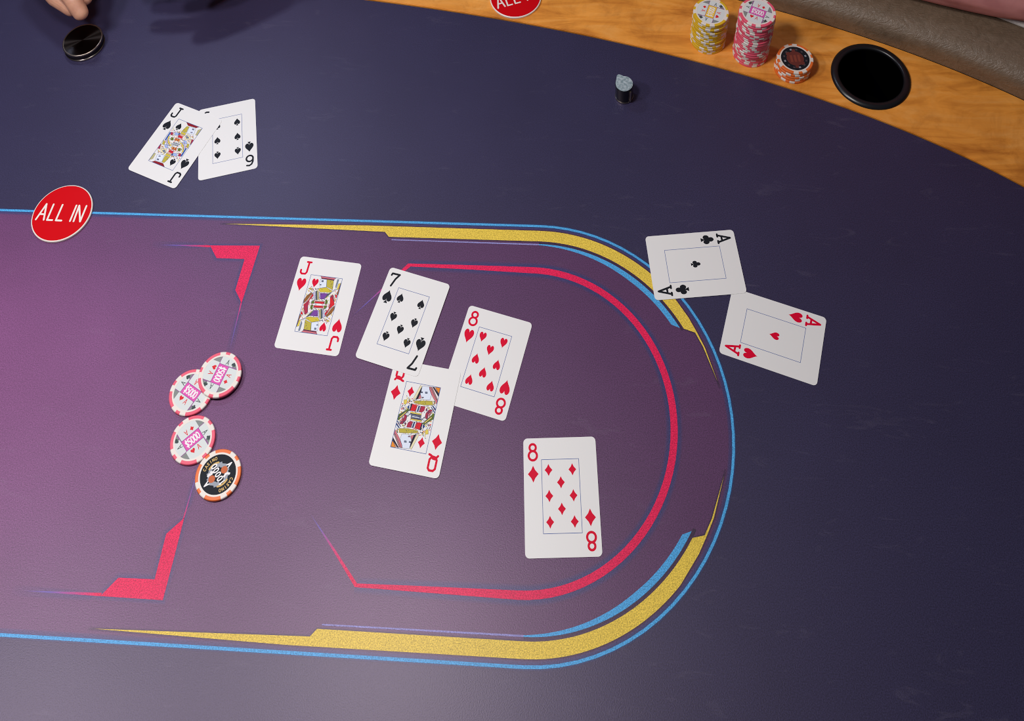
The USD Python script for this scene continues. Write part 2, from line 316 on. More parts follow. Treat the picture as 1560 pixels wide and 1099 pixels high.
def halo_parts(shape, w, f0, f1, z, steps=3):
    """a printed soft edge, w wide, round a shape"""
    s0 = Polygon(shape).buffer(0) if isinstance(shape, (list, tuple)) else shape
    out = []
    for k in range(steps):
        a, b = w * k / steps, w * (k + 1) / steps
        ring_ = s0.buffer(b, join_style='mitre').difference(s0.buffer(a, join_style='mitre') if k else s0)
        for g in geoms(ring_):
            v, f = trimesh.creation.triangulate_polygon(g, engine='earcut')
            d = np.array([s0.distance(Point(q)) for q in v])
            fd = f0 + (f1 - f0) * np.clip(np.where(d < (a + b) / 2, a, b) / w, 0, 1)
            out.append((np.c_[v, np.full(len(v), z + k * .003)], np.asarray(f), fd))
    return out
def stad(d, x0, x1=None, cx=0.0, n=40):
    """top straight from x0, round the end, bottom straight back to x1"""
    x1 = x0 if x1 is None else x1
    return [(x, d) for x in np.linspace(x0, cx, 12)] + arc(cx, 0, d, 90, -90, n)[1:-1] + [(x, -d) for x in np.linspace(cx, x1, 12)]
L2 = -1360.0
def full(d):
    p = stad(d, -680.0)
    return p + [(L2 - x, y) for x, y in p[::-1]]
ink('border_line', 'felt_cyan', [strip(full(178.5), full(176.2), 1, 1, PZ + .16)], 'thin light blue betting line')
ink('border_shade', 'felt_deep', [strip(full(176.3), full(172.9), .85, .25, PZ + .05), strip(full(179.8), full(178.4), 0.1, .8, PZ + .05)])
def pol(r, a): return (r * math.cos(math.radians(a)), r * math.sin(math.radians(a)))
def yellow(s, tip, xs, xo, a_out, a_in, a_tip):
    outer = [(tip, 169.8), (xo, 172.6)] + arc(0, 0, 172.4, 90, a_out + 14, 26) + [pol(171.2, a_out + 5), pol(170.6, a_out)]
    tail = [pol(170.7, a_out - 5), pol(170.8, a_tip)]
    back = [pol(169.4, a_out - 4.5), pol(168.9, a_out + .2)]
    inner = arc(0, 0, 161.4, a_in, 90, 26) + [(xs + 4.8, 161.3), (xs, 166.4)]
    return [(x, s * y) for x, y in outer + tail + back + inner]
for s, a in ((1, (-326, -158, -177, 27.3, 30.2, 12)), (-1, (-344.5, -169.2, -186, 29.7, 32.4, 13.6))):
    py = yellow(s, *a)
    ink('yellow_band', 'felt_yellow', poly_part(Polygon(py).buffer(0), PZ + .13), 'yellow band of the print, far side' if s > 0 else 'yellow band of the print, near side')
    ink('band_edge', 'felt_dark', halo_parts(py, 1.1, .85, .35, PZ + .08))
    rin = lambda t: 157.6 - 4.2 * np.clip((90 - t) / 35, 0, 1) ** 0.8
    ts = np.linspace(90, 31.0, 40); te = np.linspace(90, 33.4, 40)
    o, i_ = [pol(158.6, t) for t in ts], [pol(rin(t), t) for t in te]
    ink('blue_stripe', 'felt_cyan', [strip([(x, s * y) for x, y in o], [(x, s * y) for x, y in i_], 1, 1, PZ + .12)])
    x0 = -150 if s > 0 else -161
    ink('thin_line', 'felt_lilac', [strip([(x0, s * 158.9), (0, s * 158.7)], [(x0, s * 157.9), (0, s * 157.4)], 1, 1, PZ + .12)])
    ink('stripe_edge', 'felt_dark', [strip([(x, s * y) for x, y in arc(0, 0, 158.5, 90, 30, 40)], [(x, s * y) for x, y in arc(0, 0, 161.5, 90, 30, 40)], .6, .9, PZ + .05)])
# the pink loop: an arc off-centre by 6 mm, thinning along the straights and up the two slanted ends
pa_o = [(-129.8, 134.5), (-69, 134.9)] + arc(-6, 0, 135, 90, -90, 48) + [(-96, -133.4), (-138.8, -132.7)]
pa_i = [(-127.2, 131.6), (-69, 130.6)] + arc(-6, 0, 128.8, 90, -90, 48) + [(-96, -129.6), (-137.3, -130.2)]
d1o, d1i = [(-129.8, 134.5), (-154.4, 107.0), (-178.2, 80.6)], [(-127.2, 131.6), (-152.6, 106.6), (-177.9, 80.6)]
d2o, d2i = [(-138.8, -132.7), (-161.4, -108.6), (-186.0, -83.0)], [(-137.3, -130.2), (-159.4, -108.0), (-185.6, -83.0)]
ink('pink_loop', 'felt_pink', [strip(pa_o, pa_i, 1, 1, PZ + .14), strip(d1o, d1i, [1, .62, 0], [1, .62, 0], PZ + .14), strip(d2o, d2i, [1, .8, 0], [1, .8, 0], PZ + .14)], 'crimson loop of the print')
def offs(p, w):
    p = np.asarray(p, float); t = np.gradient(p, axis=0); t /= np.linalg.norm(t, axis=1)[:, None]
    return p + np.c_[-t[:, 1], t[:, 0]] * w
hf = np.r_[.75, .8, np.full(len(pa_o) - 4, .95), .8, .75]
ink('loop_shade', 'felt_halo', [strip(pa_o, offs(pa_o, 2.2), hf, hf * .8, PZ + .06), strip(offs(pa_o, 2.2), offs(pa_o, 4.6), hf * .8, 0, PZ + .06), strip(pa_i, offs(pa_i, -2.2), hf, hf * .8, PZ + .06), strip(offs(pa_i, -2.2), offs(pa_i, -4.6), hf * .8, 0, PZ + .06)])
# corner brackets left of the cards
BR = [dict(core=[(-336, 146.5), (-284.2, 147.8), (-286.4, 119), (-288.8, 90.0), (-298.2, 102.4), (-296.6, 133.6), (-325.6, 133.6)],
           t1=([(-336, 146.6), (-390, 145.6)], [(-335.4, 144.6), (-390, 145.2)]), t2=([(-288.6, 90.5), (-289.2, 45)], [(-289.8, 91.2), (-289.5, 45)])),
      dict(core=[(-347.3, -148.4), (-294.6, -148.7), (-293.9, -120), (-293.5, -91.0), (-305.6, -103.2), (-305.7, -135.1), (-336.4, -135.4)],
           t1=([(-347, -148.4), (-414, -148.1)], [(-346.6, -146.2), (-414, -147.6)]), t2=([(-293.4, -91.5), (-291.6, -50)], [(-294.6, -92.2), (-291.9, -50)]))]
for i, b in enumerate(BR):
    ink('corner_bracket', 'felt_pink', poly_part(Polygon(b['core']), PZ + .14) + [strip(*b['t1'], [1, 0], [1, 0], PZ + .14), strip(*b['t2'], [.85, 0], [.85, 0], PZ + .14)], ('far' if i == 0 else 'near') + ' pink corner bracket of the print')
    h = halo_parts(b['core'], 4.0, .8, 0, PZ + .09)
    for (p, q), k in ((b['t1'], .8), (b['t2'], .8)):
        p = np.array(p)
        pe = np.array([p[0], p[1] + (p[1] - p[0]) * .12])
        h += [strip(pe, offs(pe, w), [k, .1], 0, PZ + .05 + .004 * (w > 0)) for w in (-4.0, 4.0)]
    ink('bracket_shade', 'felt_halo', h)

# ------------------------------------------------------------------ playing cards
CW, CH, CT = 63.5, 88.9, 0.34
INK = CT - 0.004
def glyph(c):
    w = 1.85
    if c == '8': return strokes([arc(0, 3.65, 2.75, 0, 360, 28), arc(0, -2.65, 3.6, 0, 360, 32)], w)
    if c == '7': return strokes([[(-4.0, 3.9), (-3.6, 5.6), (3.9, 6.0)], [(3.9, 6.0), (1.2, 1.2), (-0.9, -6.2)]], w)
    if c == '6': return strokes([arc(0, -2.5, 3.6, 0, 360, 32), [(-3.6, -2.5), (-3.3, 1.6), (-1.9, 4.6), (0.6, 6.0), (3.2, 5.4)]], w)
    if c == 'J': return strokes([[(0.4, 6.1), (4.4, 6.1)], [(2.4, 6.1), (2.3, -4.0), (1.2, -5.8), (-2.4, -6.0), (-3.9, -4.6), (-4.0, -2.4)]], w)
    if c == 'A': return strokes([[(0, 6.2), (-3.5, -6.1)], [(0, 6.2), (3.5, -6.1)], [(-2.4, -2.2), (2.4, -2.2)], [(-4.6, -6.2), (-2.2, -6.2)], [(2.2, -6.2), (4.6, -6.2)]], w)
    if c == 'Q': return strokes([[(-3.2, -2.6), (-3.2, 4.2), (-1.6, 6.0), (1.8, 6.0), (3.2, 4.4), (3.2, -2.4), (1.4, -5.0), (-1.6, -4.6), (-3.2, -2.6)], [(-3.6, -6.0), (-1.6, -3.2), (0.4, -3.4), (2.4, -5.6), (4.3, -6.2)]], w)
def heart():
    t = np.linspace(0, 2 * np.pi, 41)[:-1]
    return Polygon(np.c_[16 * np.sin(t) ** 3 / 33.0, (13 * np.cos(t) - 5 * np.cos(2 * t) - 2 * np.cos(3 * t) - np.cos(4 * t) + 2.5) / 29.0])
def spade():
    h = affinity.translate(affinity.scale(heart(), 1, -0.86, origin=(0, 0)), 0, 0.07)
    return unary_union([h, Polygon([(0, -0.2), (0.06, -0.33), (0.2, -0.5), (-0.2, -0.5), (-0.06, -0.33)])])
def club():
    c = [Point(x, y).buffer(0.235, quad_segs=8) for x, y in ((0, 0.265), (-0.245, -0.08), (0.245, -0.08))]
    return unary_union(c + [Polygon([(-.08, .1), (.08, .1), (.06, -.25), (.2, -.5), (-.2, -.5), (-.06, -.25)])])
SUIT = {'H': heart(), 'S': spade(), 'C': club(), 'D': Polygon([(0, .5), (.13, .24), (.35, 0), (.13, -.24), (0, -.5), (-.13, -.24), (-.35, 0), (-.13, .24)])}
def suit(k, x, y, h, w, flip=False):
    s = SUIT[k]; b = s.bounds
    s = affinity.scale(s, w / (b[2] - b[0]), h / (b[3] - b[1]), origin=(0, 0))
    if flip: s = affinity.rotate(s, 180, origin=(0, 0))
    return affinity.translate(s, x, y)
PIPS = {'8': [(-10.3, 19.4, 0), (10.3, 19.4, 0), (0, 9.8, 0), (-10.3, -.2, 1), (10.3, -.2, 1), (0, -9.9, 1), (-10.3, -19.3, 1), (10.3, -19.3, 1)],
        '7': [(-10.8, 18.7, 0), (10.8, 18.7, 0), (-10.8, 0, 1), (10.8, 0, 1), (0, -9.4, 1), (-10.8, -19, 1), (10.8, -19, 1)],
        '6': [(-11, 18.6, 0), (11, 18.6, 0), (-11, 0, 0), (11, 0, 0), (-11, -18.6, 1), (11, -18.6, 1)], 'A': [(0, .8, 0)], 'J': [], 'Q': []}
COURT_JH = [
    ('pink', [(-6.7, 27.9), (10.0, 27.5), (8.2, 25.3), (-5.1, 25.6)]),
    ('maroon', [(-5.1, 25.7), (8.5, 25.5), (8.3, 24.5), (-4.7, 24.8)]),
    ('face', [(-5.5, 24.7), (0.9, 24.9), (2.7, 16.9), (-3.7, 15.6), (-5.4, 19.6)]),
    ('slate', [(-3.8, 23.3), (-2.2, 23.4), (-2.1, 21.9), (-3.6, 21.9)]),
    ('slate', [(-4.5, 19.4), (-3.3, 19.3), (-3.4, 18.5), (-4.3, 18.6)]),
    ('olive', [(0.9, 24.9), (8.1, 24.7), (9.4, 15.5), (2.5, 17.6)]),
    ('ochre', [(-5.1, 15.1), (2.6, 17.3), (9.8, 14.3), (7.5, 12.6), (-2.6, 11.8)]),
    ('gold', [(13.4, 22.2), (15.9, 23.1), (15.4, 17.2), (13.3, 15.7)]),
    ('brown', [(15.9, 24.0), (16.9, 24.1), (16.0, 11.0), (14.4, 11.9)]),
    ('slate', [(11.3, 26.3), (13.1, 26.5), (12.8, 20.1), (12.4, 16.8), (11.2, 19.3)]),
    ('ochre', [(-15.0, 14.3), (-11.2, 14.8), (-11.8, 12.9), (-14.0, 13.4)]),
    ('brown', [(-10.6, 10.9), (-14.6, 6.9), (-16.3, 2.3), (-15.6, -1.1), (-11.9, 4.0), (-9.5, 9.3)]),
    ('red', [(-9.2, 10.2), (-11.4, 3.2), (-12.8, 1.0), (-15.3, -1.9), (-13.8, -4.9), (-9.6, -9.5), (-9.0, -7.7), (-10.3, -2.2), (-11.0, 0.9), (-10.2, 3.4), (-7.9, 7.4)]),
    ('peach', [(-10.6, 8.3), (-9.5, 8.1), (-12.1, 2.8), (-14.7, -0.4), (-15.1, 0.1), (-12.9, 3.3)]),
    ('lilac', [(-9.1, 10.5), (-7.3, 12.2), (-4.7, 4.4), (-6.1, 4.1)]),
    ('teal', [(-7.0, 12.2), (-5.5, 12.9), (-2.8, 4.0), (-4.4, 3.8)]),
    ('gold', [(-5.4, 12.9), (-4.3, 13.1), (-1.7, 4.6), (-2.7, 4.1)]),
    ('lilac', [(-3.9, 12.1), (-2.3, 11.7), (-1.0, 5.1), (-1.7, 4.7)]),
    ('purple', [(-1.9, 11.1), (6.0, 11.6), (3.4, 5.7), (-0.6, 5.2)]),
    ('teal', [(6.0, 11.6), (9.9, 13.8), (4.4, 6.4), (3.5, 5.7)]),
    ('peach', [(-5.9, 3.2), (4.8, 4.0), (5.3, 1.3), (-5.5, 0.8)]),
    ('red', [(-4.5, 2.5), (4.3, 3.2), (4.7, 1.2), (-4.5, 0.7)]),
    ('green', [(4.8, 5.0), (6.3, 6.1), (7.9, 3.7), (7.7, 1.3), (5.5, 1.0), (5.4, 3.3)]),
    ('green', [(-6.0, 4.5), (-6.8, 3.2), (-8.1, 1.6), (-8.2, -0.2), (-5.0, 0.3), (-5.8, 1.9)]),
    ('crimson', [(10.6, 11.3), (8.7, 8.4), (10.1, 5.7), (10.2, 2.8), (10.4, -2.4), (13.4, 1.5), (14.5, 6.2), (12.7, 9.5)]),
    ('peach', [(11.1, 10.8), (12.1, 10.3), (14.5, 6.2), (14.2, 4.5), (12.7, 7.2)]),
    ('red', [(12.7, 11.5), (15.5, 11.3), (15.6, 8.7), (14.6, 8.0)]),
]
COURT_QD = [
    ('cream', [(-2.7, 26.5), (-0.5, 25.3), (-3.2, 17.4), (-4.4, 14.2), (-6.3, 12.3), (-6.1, 15.4)]),
    ('pink', [(-1.3, 20.3), (0.9, 15.7), (-2.4, 14.3)]),
    ('dark', [(-1.2, 24.6), (-0.1, 24.0), (-2.0, 14.8), (-4.2, 13.2)]),
    ('face', [(-0.8, 26.2), (5.6, 26.6), (9.5, 20.6), (9.1, 15.5), (2.1, 14.9), (-0.8, 18.8)]),
    ('slate', [(3.1, 21.6), (5.1, 21.8), (5.3, 20.6), (3.6, 20.4)]),
    ('slate', [(-0.5, 21.3), (0.9, 21.2), (0.8, 20.3), (-0.5, 20.3)]),
    ('pink', [(1.3, 16.9), (2.8, 17.0), (2.5, 16.3), (1.4, 16.3)]),
    ('pink', [(5.7, 26.7), (8.7, 26.6), (16.1, 17.1), (16.0, 13.1), (10.2, 19.1), (6.5, 24.4)]),
    ('peach', [(6.6, 26.7), (7.5, 26.7), (15.3, 17.3), (15.1, 16.5)]),
    ('dark', [(8.5, 27.0), (9.8, 27.0), (16.8, 20.9), (15.9, 19.7)]),
    ('peach', [(9.8, 27.0), (10.9, 27.0), (17.0, 22.2), (16.8, 20.9)]),
    ('orange', [(11.2, 27.2), (16.2, 27.4), (16.7, 21.5), (14.1, 23.8)]),
    ('olive', [(-4.1, 13.0), (11.5, 15.3), (12.9, 11.9), (4.6, 10.4), (-5.2, 10.7)]),
    ('dark', [(-7.1, 10.1), (-5.9, 10.0), (-6.2, 3.6), (-7.4, 3.8)]),
    ('red', [(-5.9, 10.0), (-1.1, 9.3), (-1.6, 4.1), (-6.6, 3.9)]),
    ('white', [(-1.1, 9.3), (0.2, 9.3), (-0.3, 4.2), (-1.6, 4.1)]),
    ('navy', [(0.2, 9.3), (1.3, 9.4), (0.7, 4.2), (-0.3, 4.2)]),
    ('white', [(1.3, 9.4), (2.2, 9.4), (1.7, 4.3), (0.7, 4.2)]),
    ('crimson', [(2.2, 9.4), (6.4, 9.9), (6.1, 6.0), (4.2, 4.2), (1.7, 4.3)]),
    ('gold', [(-5.9, 3.3), (4.4, 3.3), (4.5, 2.0), (-5.9, 1.9)]),
    ('dark', [(-5.9, 1.9), (4.5, 2.1), (4.5, 1.5), (-5.8, 1.4)]),
    ('slate', [(-5.1, 1.4), (4.6, 1.4), (4.8, -0.2), (-4.5, -0.5)]),
    ('face', [(-3.5, 0.8), (3.7, 0.9), (3.9, -0.2), (-3.5, -0.2)]),
    ('navy', [(-9.9, 6.7), (-8.5, 8.8), (-7.7, 5.5), (-9.4, 5.4)]),
    ('green', [(-8.5, 5.4), (-6.9, 4.3), (-15.1, -5.6), (-16.7, -4.6), (-16.1, -0.7)]),
    ('gold', [(-9.3, 4.1), (-8.3, 3.4), (-13.7, -2.5), (-14.8, -1.9)]),
    ('crimson', [(-9.6, 0.4), (-8.0, -0.7), (-7.9, -4.2), (-10.0, -7.7), (-12.9, -8.1), (-13.6, -7.3), (-10.5, -4.7), (-10.1, -2.2)]),
    ('pink', [(-10.8, -2.3), (-9.8, -3.4), (-11.8, -6.1), (-12.7, -5.1)]),
    ('crimson', [(11.9, 8.7), (8.6, 5.2), (8.0, 1.2), (9.5, -0.3), (11.0, -0.2), (10.5, 3.1), (12.8, 7.1)]),
    ('pink', [(11.2, 5.7), (13.6, 6.7), (12.4, 3.5), (11.6, 1.5)]),
    ('green', [(14.4, 5.0), (16.3, 3.8), (10.8, -3.4), (8.5, -6.1), (8.0, -4.1)]),
    ('gold', [(13.8, 3.4), (15.1, 2.7), (10.0, -2.9), (9.0, -2.5)]),
    ('navy', [(11.7, 11.5), (13.0, 11.4), (16.7, 8.4), (16.5, 7.2)]),
    ('face', [(13.0, 11.4), (14.6, 12.3), (16.8, 9.9), (16.7, 8.4)]),
    ('navy', [(11.0, 10.3), (12.0, 10.3), (16.3, 6.4), (16.1, 5.4)]),
    ('gold', [(-14.6, 11.8), (-11.8, 12.7), (-10.8, 10.3), (-11.9, 8.0), (-13.7, 8.6)]),
]
COURT_JS = [
    ('maroon', [(-5.7, 27.4), (11.9, 27.4), (9.4, 25.1), (-1.1, 24.2)]),
    ('face', [(1.2, 23.7), (9.4, 24.8), (11.8, 17.6), (3.5, 15.3)]),
    ('slate', [(6.0, 22.9), (8.1, 23.2), (8.5, 21.9), (6.5, 21.7)]),
    ('lilac', [(6.7, 18.8), (8.6, 19.3), (8.9, 18.3), (7.1, 18.0)]),
    ('olive', [(-1.8, 23.3), (1.1, 23.7), (2.7, 15.9), (-3.5, 15.5), (-2.9, 19.5)]),
    ('ochre', [(-3.7, 15.3), (2.8, 15.4), (3.2, 12.9), (-2.8, 12.9)]),
    ('olive2', [(12.8, 23.8), (16.5, 27.3), (17.1, 22.9), (17.1, 17.5), (13.8, 17.5)]),
    ('blue', [(-15.5, 10.2), (-13.8, 10.3), (-13.2, -0.1), (-14.9, -0.4)]),
    ('crimson', [(-14.1, 10.7), (-11.1, 11.1), (-10.2, 7.4), (-13.2, 7.6)]),
    ('lblue', [(-9.9, 12.3), (-5.1, 12.8), (-4.0, 9.7), (-8.4, 8.6)]),
    ('navy', [(-5.1, 12.8), (-2.9, 13.2), (-3.2, 11.0), (-3.8, 9.7)]),
    ('peach', [(-2.7, 12.7), (3.0, 12.8), (2.5, 10.8), (-3.0, 11.5)]),
    ('red', [(-3.5, 11.2), (2.3, 10.6), (2.0, 7.9), (-3.7, 8.1)]),
    ('orange', [(-5.5, 6.4), (1.2, 7.0), (1.8, 3.7), (-4.4, 3.4)]),
    ('red', [(-4.0, 6.4), (-3.1, 6.5), (-2.8, 4.3), (-3.6, 4.3)]),
    ('red', [(-1.3, 6.5), (-0.5, 6.6), (-0.1, 4.1), (-0.8, 4.1)]),
    ('slate', [(-4.1, 1.3), (4.9, 1.7), (5.2, 0.8), (-3.5, -0.0)]),
    ('green', [(-10.2, 5.5), (-6.9, 5.9), (-5.5, 2.6), (-8.5, 2.1)]),
    ('gold', [(-13.9, 4.7), (-12.4, 6.3), (-10.4, 1.4), (-6.4, -1.8), (-2.5, -3.1), (-4.8, -4.0), (-10.0, -1.6)]),
    ('lilac', [(-13.2, -0.1), (-12.6, 3.0), (-9.8, -1.6), (-4.4, -4.5), (-7.3, -5.0), (-10.6, -3.1)]),
    ('cream', [(4.0, 11.4), (6.7, 14.4), (10.3, 13.9), (11.6, 11.2), (8.8, 8.8), (5.5, 8.8)]),
    ('slate', [(5.2, 11.9), (7.1, 12.9), (9.3, 11.6), (7.2, 10.1)]),
    ('lblue', [(4.7, 7.3), (9.0, 7.7), (12.0, 4.4), (8.2, 4.2)]),
    ('crimson', [(13.2, 11.7), (17.0, 11.4), (17.6, 3.8), (15.5, 5.8)]),
    ('cream', [(11.8, 11.0), (13.1, 11.9), (15.6, 5.6), (14.0, 6.2)]),
    ('olive', [(11.6, 5.6), (14.5, 5.5), (16.1, 0.4), (12.7, 1.9)]),
]
COURTS = {'JH': COURT_JH, 'QD': COURT_QD, 'JS': COURT_JS}

frame = sbox(-16.4, -27.7, 16.4, 27.7)
def playing_card(rank, s, label, x, y, rot, z, tilt=None):
    t = thing('playing_card', label, 'playing card', (x * MM, y * MM, TZ + z * MM), rot, tilt=tilt)
    base = sbox(-CW / 2, -CH / 2, CW / 2, CH / 2).buffer(-3.6).buffer(3.6, quad_segs=6)
    obj('card_stock', extrude(base, 0, CT), 'card_white', t)
    col = 'ink_red' if s in 'HD' else 'ink_black'
    for f in (1, -1):
        g = affinity.translate(glyph(rank), -23.6, 33.4)
        p = suit(s, -23.6, 16.6, 12.9, 9.2)
        if f < 0: g, p = affinity.rotate(g, 180, origin=(0, 0)), affinity.rotate(p, 180, origin=(0, 0))
        obj('index_letter', extrude(g, INK, .03), col, t)
        obj('suit_symbol', extrude(p, INK, .03), col, t)
    obj('frame_line', extrude(frame.difference(frame.buffer(-.42)), INK, .026), 'frame_blue', t)
    for px, py, fl in PIPS[rank]:
        obj('suit_symbol', extrude(suit(s, px, py, 9.3, 6.7, fl), INK, .03), col, t)
    if rank in 'JQ':
        polys, free = [], frame.buffer(-.42)
        src = COURTS[rank + s]
        both = [(c, Polygon(q).buffer(0)) for c, q in src] + [(c, affinity.rotate(Polygon(q).buffer(0), 180, origin=(0, 0))) for c, q in src]
        pips = [suit(s, -10.0, 19.6, 9.0, 6.4), suit(s, 10.0, -19.6, 9.0, 6.4, True)]
        for pp in pips: obj('suit_symbol', extrude(pp, INK, .03), col, t)
        free = free.difference(unary_union(pips).buffer(.9))
        layers, lines, taken = {}, [], Polygon()
        for c, q in both[::-1]:
            q = q.intersection(free).difference(taken)
            if q.is_empty: continue
            inner = q.buffer(-.2)
            layers.setdefault(c, []).append(inner); lines.append(q.difference(inner)); taken = taken.union(q)
        for c, qs in layers.items():
            u = unary_union(qs)
            for pc in geoms(u):
                if pc.area > .12: obj('court_print', extrude(pc, INK, .028), 'court_' + c, t)
        obj('court_outline', extrude(unary_union(lines), INK, .026), 'court_line', t)
        rnd = random.Random(rank + s)                       # fine engraved lines in the robes and hair
        robe = free.difference(taken.buffer(.12)).intersection(sbox(-15.5, -16.5, 15.5, 16.5))
        worn = unary_union([q for c, qs in layers.items() if c in ('olive', 'ochre', 'purple', 'crimson', 'red', 'orange', 'green', 'teal', 'brown', 'lilac', 'cream') for q in qs])
        for zone, cols, n, up in ((robe, ('court_line', 'court_ochre', 'court_slate', 'court_red'), 46, 0), (worn, ('court_line',), 60, .03)):
            for col_ in cols:
                ls = []
                for _ in range(n):
                    a_, b_, q_ = rnd.uniform(-15, 15), rnd.uniform(-26, 26) if up else rnd.uniform(-16, 16), rnd.choice((.5, 2.1, -.6, 1.2))
                    d_ = rnd.uniform(.6, 1.5)
                    for sg in (1, -1): ls.append(LineString([(sg * a_, sg * b_), (sg * (a_ + d_ * math.cos(q_)), sg * (b_ + d_ * math.sin(q_)))]).buffer(.17 if up else .3, quad_segs=1))
                u = unary_union(ls).intersection(zone)
                if not up: zone = zone.difference(u)
                if geoms(u): tag(obj('court_engraving', extrude(u, INK + up, .027), col_, t), kind='stuff')
    return t
# (x, y: mm about the end circle; rot: degrees anticlockwise)
playing_card('J', 'H', 'jack of hearts playing card, leftmost of the face-up board cards', -211.86, 91.04, -5.32, 0.16)
playing_card('8', 'H', 'eight of hearts playing card tucked under the queen of diamonds', -44.4, 45.14, -13.66, 0.16)
playing_card('Q', 'D', 'queen of diamonds playing card overlapping the eight of hearts', -104.41, -4.82, -7.52, 0.55)
playing_card('7', 'S', 'seven of spades playing card with a corner over the queen', -126.86, 79.04, -14.24, 0.94)
playing_card('8', 'D', 'eight of diamonds playing card lying alone inside the crimson loop', 27.56, -60.67, 3.86, 0.16)
playing_card('A', 'H', 'ace of hearts playing card right of the ace of clubs', 222.01, 78.05, -16.88 - 90, 0.16)
playing_card('A', 'C', 'ace of clubs playing card lying across the yellow band', 154.15, 142.82, 6.53 - 90, 0.55)
playing_card('6', 'S', 'six of spades playing card half under the jack of spades', -349.2, 267.49, 15.39, 0.16)
playing_card('J', 'S', 'jack of spades playing card lying over the six of spades', -405.26, 258.58, -19.83, 0.55)

# ------------------------------------------------------------------ poker chips
CR, CHH = 20.0, 3.3
def text_strokes(s, h, w, sp, lw):
    """a condensed stroke alphabet for chip inlays, centred on the origin"""
    G = {'0': [arc(0, .5, .36, 0, 360, 14, .5)], '1': [[(-.15, .8), (.05, 1), (.05, 0)]], '5': [[(.3, 1), (-.28, 1), (-.3, .58), (.05, .62), (.32, .35), (.1, .02), (-.32, .08)]],
         '$': [[(.3, .8), (.05, .95), (-.28, .8), (-.2, .58), (.2, .42), (.28, .2), (0, .05), (-.3, .2)], [(0, 1.12), (0, -.12)]],
         'C': [arc(0, .5, .36, 50, 310, 10, .5)], 'A': [[(-.36, 0), (0, 1), (.36, 0)], [(-.2, .35), (.2, .35)]], 'S': [[(.3, .85), (0, 1), (-.28, .78), (.22, .35), (.1, .02), (-.3, .12)]], 'I': [[(0, 0), (0, 1)]], 'N': [[(-.32, 0), (-.32, 1), (.32, 0), (.32, 1)]], 'O': [arc(0, .5, .38, 0, 360, 14, .5)]}
    return [(c, [[(x * w, (y - .5) * h) for x, y in l] for l in G[c]], lw) for c in s], sp
def line_text(s, h, w, sp, lw, rot=0, at=(0, 0)):
    gl, sp = text_strokes(s, h, w, sp, lw); out = []
    for i, (c, ls, lw) in enumerate(gl):
        out.append(affinity.translate(strokes(ls, lw), (i - (len(gl) - 1) / 2) * sp, 0))
    return affinity.translate(affinity.rotate(unary_union(out), rot, origin=(0, 0)), *at)
def arc_text(s, h, w, r, a_mid, step, lw):
    gl, _ = text_strokes(s, h, w, 0, lw); out = []
    for i, (c, ls, lw) in enumerate(gl):
        a = a_mid - (i - (len(gl) - 1) / 2) * step
        g = affinity.rotate(strokes(ls, lw), a - 90, origin=(0, 0))
        out.append(affinity.translate(g, r * math.cos(math.radians(a)), r * math.sin(math.radians(a))))
    return unary_union(out)
